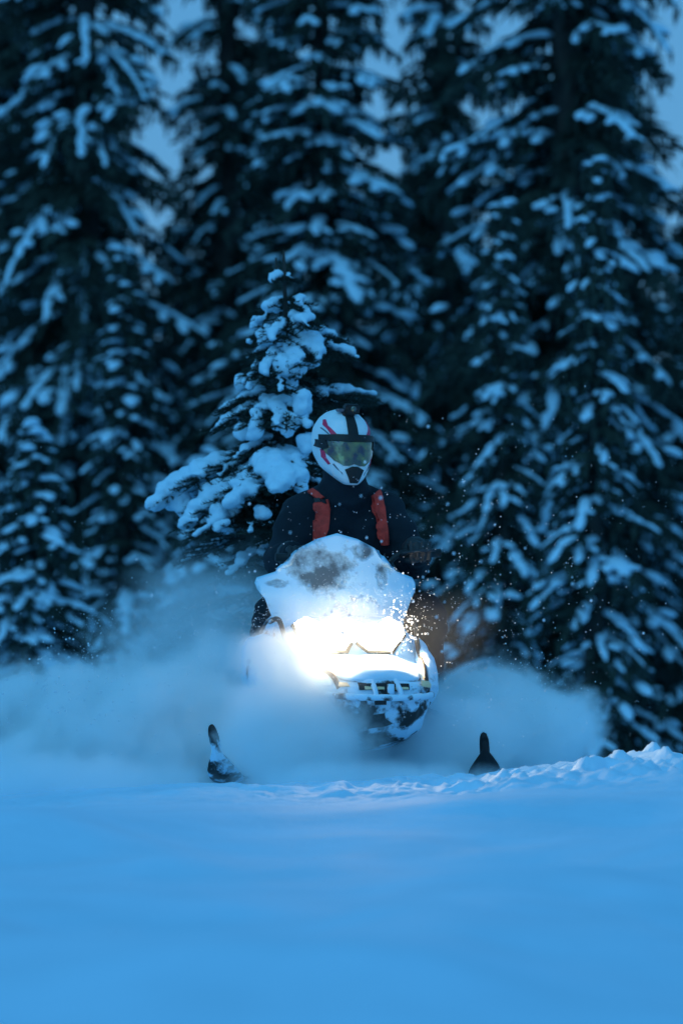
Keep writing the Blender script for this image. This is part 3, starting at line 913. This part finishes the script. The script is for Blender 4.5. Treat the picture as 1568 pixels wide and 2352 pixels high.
# skis with spindles and suspension arms; the skis are steered to point at the camera
def ski(world_tip_x, z0, tilt, mt, tall, steer, s):
    rows = []
    prof = [(.50, .0, .09), (.30, .0, .115), (.0, .0, .125), (-.25, .0, .125), (-.36, .012, .125), (-.43, .035, .118), (-.47, .060, .092), (-.495, .085, .060), (-.51, .105, .034), (-.52, .125, .024), (-.525, .165, .021), (-.518, .180, .015)]
    prof = spline([Vector(p) for p in prof], 3)
    for i, p in enumerate(prof):
        y, z, w = p
        z = z * tall
        q = prof[min(i + 1, len(prof) - 1)]; q0 = prof[max(i - 1, 0)]
        d = Vector((0, q[0] - q0[0], (q[1] - q0[1]) * tall)).normalized()
        up = Vector((0, -d.z, d.y)) * (1 if d.y < 0 else 1)
        if up.z < 0: up = -up
        c = Vector((0, y, z))
        t = 0.012
        rib = 0.016 * min(1, w / .1)
        sec = [(-w / 2, 0), (-w * .2, 0), (-w * .1, -rib), (w * .1, -rib), (w * .2, 0), (w / 2, 0), (w / 2, t * 1.6), (w * .36, t), (w * .14, t), (0, t + rib), (-w * .14, t), (-w * .36, t), (-w / 2, t * 1.6)]
        rows.append([c + Vector((a, 0, 0)) + up * b for a, b in sec])
    me = loft('ski', rows, sub=1)
    m = W2S @ Matrix.Translation((world_tip_x, 21.55, z0)) @ Matrix.Rotation(tilt, 4, 'Y') @ Matrix.Rotation(steer, 4, 'Z')
    o = link_mesh('ski', me, mt, sled)
    o.matrix_local = m
    # pull-loop on the tip
    bm = bmesh.new()
    add_tube(bm, spline([(-.012, -.47, .075 * tall), (-.012, -.515, .165 * tall), (0, -.505, .185 * tall), (.012, -.49, .150 * tall), (.012, -.44, .060 * tall)], 4), 0.0065, 6)
    link_mesh('ski_handle', bm_mesh('ski_handle', bm), mt, o)
    # spindle (leg) and arms
    bm = bmesh.new()
    add_tube(bm, [(0, .02, .015), (0, .04, .16), (0, .05, .22)], [0.03, 0.02, 0.016], 8)
    add_tube(bm, [(0, -.06, .02), (0, .02, .07), (0, .10, .02)], 0.015, 8)
    sp = link_mesh('ski_leg', bm_mesh('ski_leg', bm), 'metal', sled); sp.matrix_local = m
    top = m @ Vector((0, .04, .20)); low = m @ Vector((0, .04, .10))
    for (e, st, rr) in ((top, (s * .22, .0, .30), .012), (low, (s * .18, -.12, .17), .012), (low, (s * .18, .14, .17), .012)):
        bm = bmesh.new(); add_tube(bm, [e, st], rr, 8)
        link_mesh('suspension_arm', bm_mesh('suspension_arm', bm), 'metal', sled)
    bm = bmesh.new(); pts = [low.lerp(Vector((s * .18, 0, .2)), .35), Vector((s * .22, .06, .46))]
    add_tube(bm, pts, 0.028, 10)
    link_mesh('shock', bm_mesh('shock', bm), 'metal', sled)
ski(0.512, 0.012, R(-4), 'ski', 0.95, R(3), 1)
ski(-0.368, 0.006, R(-8), 'ski_snowy', 1.22, R(-9), -1)

# ------------------------------------------------------------------ the rider
bm = bmesh.new()
C = lambda a, b, ra, rb: add_capsule(bm, a, b, ra, rb)
C((0, .24, .58), (0, .17, .74), .165, .150)
for s in (-1, 1):
    C((s * .05, .17, .74), (s * .085, .06, .95), .145, .140)
    C((s * .03, .02, 1.05), (s * .145, .03, 1.02), .093, .094)
    C((s * .16, .03, 1.015), (s * .262, -.06, .83), .094, .070)
    C((s * .262, -.06, .83), (s * .243, -.285, .862), .070, .047)
    C((s * .09, .22, .57), (s * .30, -.12, .62), .115, .088)
    C((s * .30, -.12, .62), (s * .335, .06, .30), .085, .062)
C((0, .04, .98), (0, -.03, 1.10), .10, .085)
C((0, -.03, 1.10), (-.012, -.055, 1.185), .098, .088)
body = bm_mesh('body', bm)
body = bake(body, [('REMESH', dict(mode='VOXEL', voxel_size=0.012)), ('SMOOTH', dict(factor=0.5, iterations=8))])
body_b = bvh_of(body)
for v in body.vertices:                # folds in the cloth
    p = v.co
    f = noise.noise(Vector((p.x * 7, p.y * 7, p.z * 20))) * 0.016 + noise.noise(p * 24) * 0.004
    v.co = p + v.normal * f
body.polygons.foreach_set('use_smooth', np.ones(len(body.polygons), dtype=bool))
link_mesh('body', body, 'jacket', rider)

# rucksack with its red shoulder straps
pack = link_mesh('backpack', bake(bevel_box('backpack', (0, .26, .92), (.30, .16, .40), .05), [('SUBSURF', dict(levels=1, render_levels=1))]), 'jacket', rider)
strap_polys = [
    [(-.150, 1.098), (-.128, 1.108), (-.090, 1.080), (-.112, 1.064)],
    [(-.125, 1.062), (-.078, 1.072), (-.068, 1.030), (-.078, .955), (-.105, .895), (-.128, .895), (-.122, 1.00)],
    [(.093, 1.085), (.133, 1.105), (.146, 1.04), (.158, .955), (.162, .895), (.132, .895), (.118, .985), (.098, 1.05)]]
for poly in strap_polys:
    link_mesh('strap', conform('strap', poly, body_b, 0.016, 0.010, along=True), 'strap', pack)
link_mesh('buckle', conform('buckle', [(-.125, 1.052), (-.07, 1.060), (-.072, 1.074), (-.128, 1.066)], body_b, 0.020, 0.008), 'black', pack)

# gloves: five fingers closed round each grip
for s, h in zip((-1, 1), HANDS):
    bm = bmesh.new()
    Cp = lambda a, b, ra, rb: add_capsule(bm, Vector(a), Vector(b), ra, rb)
    Cp((s * .008, .085, .010), (0, .045, .02), .034, .030)
    for fx in (-.030, -.010, .010, .030):
        Cp((s * .006, .06, .015), (fx, .020, .028), .024, .016)
    for i, (fx, ln) in enumerate([(-.034, .92), (-.0115, 1.0), (.0115, .97), (.034, .82)]):
        fx = fx * s * -1
        k = [(fx, .020, .030), (fx, -.022 * ln, .036), (fx, -.040 * ln, .008), (fx, -.030 * ln, -.022), (fx, -.004, -.030)]
        for a, b in zip(k, k[1:]):
            Cp(a, b, .0112, .0104)
    for a, b, ra, rb in [((-s * .028, .055, .006), (-s * .050, .022, -.012), .017, .014), ((-s * .050, .022, -.012), (-s * .046, -.010, -.028), .013, .012), ((-s * .046, -.010, -.028), (-s * .028, -.030, -.034), .012, .0105)]:
        Cp(a, b, ra, rb)
    me = bm_mesh('glove', bm)
    me = bake(me, [('REMESH', dict(mode='VOXEL', voxel_size=0.004)), ('SMOOTH', dict(factor=0.5, iterations=2))])
    me.polygons.foreach_set('use_smooth', np.ones(len(me.polygons), dtype=bool))
    g = link_mesh('glove', me, 'glove', rider)
    g.location = h
    # cuff
    bm = bmesh.new(); add_tube(bm, [(s * .008, .135, .01), (s * .008, .115, .01), (s * .008, .085, .01)], [.056, .053, .042], 14)
    link_mesh('cuff', bm_mesh('cuff', bm), 'glove', g)
# boots
for s in (-1, 1):
    bm = bmesh.new()
    add_capsule(bm, (s * .335, .07, .34), (s * .335, .06, .27), .066, .064)
    add_capsule(bm, (s * .335, .10, .255), (s * .335, -.11, .245), .055, .050)
    me = bake(bm_mesh('boot', bm), [('REMESH', dict(mode='VOXEL', voxel_size=0.01)), ('SMOOTH', dict(factor=0.5, iterations=2))])
    me.polygons.foreach_set('use_smooth', np.ones(len(me.polygons), dtype=bool))
    link_mesh('boot', me, 'glove', rider)

# helmet
def helmet():
    zs = [-.150, -.140, -.118, -.085, -.035, .02, .07, .11, .135, .149, .152]
    A = [.020, .040, .066, .095, .115, .121, .115, .092, .064, .026, .006]
    YF = [-.146, -.158, -.166, -.165, -.150, -.138, -.118, -.086, -.054, -.014, .006]
    YB = [-.105, -.085, -.02, .085, .135, .150, .145, .118, .084, .040, .018]
    zz = np.concatenate([np.linspace(-.150, -.118, 6)[:-1], np.linspace(-.118, .11, 26)[:-1], np.linspace(.11, .152, 12)])
    a = np.interp(zz, zs, A); f = np.interp(zz, zs, YF); b = np.interp(zz, zs, YB)
    rows = []
    n = 40
    for z, ai, fi, bi in zip(zz, a, f, b):
        c = (fi + bi) / 2; ry = (bi - fi) / 2
        r = []
        for k in range(n):
            t = 2 * math.pi * k / n
            ct, st = math.cos(t), math.sin(t)
            e = 2 / 2.25
            r.append((ai * math.copysign(abs(ct) ** e, ct), c + ry * math.copysign(abs(st) ** e, st), z))
        rows.append(r)
    me = loft('helmet', rows, sub=0)
    me = bake(me, [('SMOOTH', dict(factor=0.5, iterations=3)), ('SUBSURF', dict(levels=1, render_levels=1))])
    me.polygons.foreach_set('use_smooth', np.ones(len(me.polygons), dtype=bool))
    return me
hme = helmet(); hb = bvh_of(hme)
hel = link_mesh('helmet', hme, 'white', rider)
hel['label'] = 'white full-face helmet with red stripes, black centre stripe and mirrored visor'
hel.location = (-0.020, -.055, 1.277)
hel.scale = (0.94, 0.94, 0.96)
hel.rotation_euler = (R(5), R(1.5), R(12))
def hp(nm, poly, mt, off=0.002, th=0.003, mirror=False):
    for s in ((1, -1) if mirror else (1,)):
        link_mesh(nm, conform(nm, [(s * x, z) for x, z in poly], hb, off, th, cuts=6), mt, hel)
visor = [(-.108, .028), (0, .030), (.108, .028), (.110, .0), (.098, -.026), (.075, -.052), (.045, -.070), (.022, -.070), (0, -.062), (-.022, -.070), (-.045, -.070), (-.075, -.052), (-.098, -.026), (-.110, .0)]
hp('visor', visor, 'visor', 0.001, 0.004)
hp('visor_frame', [(-.113, .026), (0, .026), (.113, .026), (.112, .046), (.06, .052), (0, .053), (-.06, .052), (-.112, .046)], 'black', 0.003, 0.008)
hp('visor_hinge', [(-.118, .026), (-.098, .026), (-.092, .0), (-.106, -.012), (-.118, -.006)], 'black', 0.004, 0.006, True)
hp('centre_stripe', [(-.022, .050), (.022, .050), (.021, .09), (.018, .125), (-.018, .125), (-.021, .09)], 'black', 0.002, 0.004)
hp('red_stripe', [(.062, .051), (.084, .051), (.100, .085), (.092, .105), (.086, .108), (.088, .085)], 'red', 0.001, 0.002, True)
hp('grey_line', [(.088, .052), (.093, .052), (.108, .072), (.106, .076)], 'grey', 0.001, 0.0015, True)
hp('chin_vent', [(-.040, -.085), (-.012, -.072), (.012, -.072), (.040, -.085), (.016, -.136), (-.016, -.136)], 'black', 0.002, 0.003)
hp('cheek_decal', [(.103, -.012), (.112, -.010), (.108, -.040), (.090, -.070), (.085, -.066), (.098, -.042)], 'red', 0.001, 0.002, True)
hp('cheek_line', [(.070, -.080), (.080, -.066), (.076, -.064), (.055, -.094), (.045, -.108), (.048, -.098)], 'grey', 0.001, 0.0015, True)
cb = bevel_box('action_camera', (0.012, -.055, .155), (.062, .045, .040), .006)
acam = link_mesh('action_camera', cb, 'black', hel)
bm = bmesh.new(); add_tube(bm, [(0.012, -.0775, .157), (0.012, -.084, .157)], [.013, .012], 16)
link_mesh('camera_lens', bm_mesh('camera_lens', bm), 'visor', acam)
link_mesh('camera_mount', bevel_box('camera_mount', (-.028, -.045, .148), (.04, .03, .012), .003), 'grey', acam)
link_mesh('camera_base', bevel_box('camera_base', (.0, -.045, .135), (.05, .04, .03), .004), 'black', acam)

# ------------------------------------------------------------------ blown powder
def spray():
    puffs = [  # centre (picture x, y, distance), radii, density
        ((430, 1750, 21.85), (1.15, .6, .42), 26.0),
        ((560, 1600, 21.95), (.42, .4, .28), 18.0),
        ((400, 1620, 21.7), (.30, .3, .20), 8.0),
        ((250, 1650, 21.9), (.26, .3, .17), 9.0),
        ((690, 1680, 20.98), (.33, .20, .32), 20.0),
        ((640, 1510, 20.98), (.22, .17, .13), 13.0),
        ((1130, 1700, 21.95), (.46, .50, .33), 20.0),
        ((840, 1812, 20.75), (.62, .2, .12), 9.0),
        ((470, 1500, 22.4), (.50, .6, .44), 2.2),
        ((60, 1750, 22.1), (.85, .7, .42), 14.0),
        ((1010, 1470, 21.1), (.28, .25, .22), 0.10),
        ((780, 1440, 21.10), (.30, .13, .14), 1.1),
        ((60, 1800, 20.6), (.72, .25, .13), 8.0),
        ((1035, 1715, 21.33), (.34, .13, .24), 24.0),
        ((590, 1735, 21.36), (.30, .13, .22), 20.0),
    ]
    lo, hi = Vector((-2.1, 20.2, -0.11)), Vector((1.35, 23.0, 1.0))
    bm = bmesh.new()
    add_box(bm, (lo + hi) / 2, (hi - lo))
    o = link_mesh('snow_spray', bm_mesh('snow_spray', bm, False), None)
    m, n, l = new_mat('blown_powder')
    n.remove(n["Principled BSDF"])
    pv = n.new("ShaderNodeVolumePrincipled")
    pv.inputs['Color'].default_value = (0.955, 0.988, 1.0, 1)
    pv.inputs['Anisotropy'].default_value = -0.2
    tc = n.new("ShaderNodeTexCoord")
    ns = n.new("ShaderNodeTexNoise")
    ns.inputs['Scale'].default_value = 3.6; ns.inputs['Detail'].default_value = 6.0; ns.inputs['Roughness'].default_value = 0.68
    l.new(tc.outputs['Object'], ns.inputs['Vector'])
    nz = n.new("ShaderNodeMath"); nz.operation = 'MULTIPLY_ADD'
    nz.inputs[1].default_value = 1.5; nz.inputs[2].default_value = -0.75
    l.new(ns.outputs['Fac'], nz.inputs[0])
    tot = None
    for (pc, rr, dens) in puffs:
        c = P(*pc)
        a = n.new("ShaderNodeVectorMath"); a.operation = 'SUBTRACT'; a.inputs[1].default_value = c
        b = n.new("ShaderNodeVectorMath"); b.operation = 'DIVIDE'; b.inputs[1].default_value = rr
        g = n.new("ShaderNodeVectorMath"); g.operation = 'LENGTH'
        l.new(tc.outputs['Object'], a.inputs[0]); l.new(a.outputs[0], b.inputs[0]); l.new(b.outputs[0], g.inputs[0])
        s = n.new("ShaderNodeMath"); s.operation = 'SUBTRACT'; s.inputs[0].default_value = 1.0
        l.new(g.outputs['Value'], s.inputs[1])
        ad = n.new("ShaderNodeMath"); ad.operation = 'ADD'
        l.new(s.outputs[0], ad.inputs[0]); l.new(nz.outputs[0], ad.inputs[1])
        mr = n.new("ShaderNodeMapRange"); mr.interpolation_type = 'SMOOTHSTEP'
        mr.inputs[1].default_value = 0.0; mr.inputs[2].default_value = 0.6
        mr.inputs[3].default_value = 0.0; mr.inputs[4].default_value = dens
        l.new(ad.outputs[0], mr.inputs[0])
        if tot is None: tot = mr.outputs[0]
        else:
            q = n.new("ShaderNodeMath"); q.operation = 'ADD'
            l.new(tot, q.inputs[0]); l.new(mr.outputs[0], q.inputs[1]); tot = q.outputs[0]
    l.new(tot, pv.inputs['Density'])
    l.new(pv.outputs[0], n["Material Output"].inputs['Volume'])
    o.data.materials.append(m)
    m.cycles.volume_step_rate = 1.0
    tag(o, 'cloud of powder snow thrown up around the snowmobile', 'snow spray', kind='stuff')
spray()

def flakes():
    rnd = random.Random(77)
    bm = bmesh.new(); bmesh.ops.create_icosphere(bm, subdivisions=1, radius=1.0)
    bm.verts.index_update()
    V = np.array([v.co[:] for v in bm.verts]); Fc = np.array([[v.index for v in f.verts] for f in bm.faces]); bm.free()
    sp = Soup()
    def put(x, y, z, r): sp.add(V * r + np.array([x, y, z]), Fc)
    for k in range(190):        # dense throw beside the lamp
        c = P(rnd.gauss(922, 24), rnd.gauss(1440, 30), rnd.uniform(20.9, 21.4))
        put(*c, rnd.choice([.0014, .002, .0028, .0036, .0046]))
    for k in range(900):
        c = P(rnd.gauss(650, 120), rnd.gauss(1470, 60), rnd.uniform(20.6, 21.6))
        put(*c, rnd.uniform(.0008, .0020))
    for k in range(900):
        c = P(rnd.gauss(1080, 260), rnd.gauss(1340, 190), rnd.uniform(19.6, 21.6))
        put(*c, rnd.choice([.0009, .0011, .0014, .0018, .0024]))
    for k in range(500):
        c = P(rnd.uniform(0, 1568), rnd.uniform(950, 1720), rnd.uniform(18.5, 22.5))
        put(*c, rnd.uniform(.0009, .0016))
    for k in range(1100):       # mist of grains over the hood
        c = P(rnd.gauss(790, 95), rnd.gauss(1395, 32), rnd.uniform(20.95, 21.3))
        put(*c, rnd.uniform(.0007, .0015))
    for k in range(700):        # spatter at the edge of the cloud
        c = P(rnd.gauss(170, 130), rnd.gauss(1600, 60), rnd.uniform(21.0, 22.4))
        put(*c, rnd.choice([.0015, .002, .003, .0045]))
    for k in range(300):
        c = P(rnd.gauss(1190, 80), rnd.gauss(1590, 50), rnd.uniform(21.4, 22.2))
        put(*c, rnd.choice([.0012, .002, .003]))
    for k in range(1800):       # powder grains along the top of the plume
        c = P(rnd.gauss(430, 150), rnd.gauss(1490, 75), rnd.uniform(21.3, 22.4))
        put(*c, rnd.choice([.0009, .0012, .0017, .0026]))
    for k in range(75):         # a few nearer the lens, out of focus
        c = P(rnd.gauss(950, 240), rnd.gauss(1350, 130), rnd.uniform(17.6, 19.8))
        put(*c, rnd.uniform(.003, .006))
    o = link_mesh('airborne_snow', sp.mesh('airborne_snow'), 'flake')
    tag(o, 'sparkling loose snow grains flying in the headlight beam', 'snow grains', kind='stuff')
flakes()
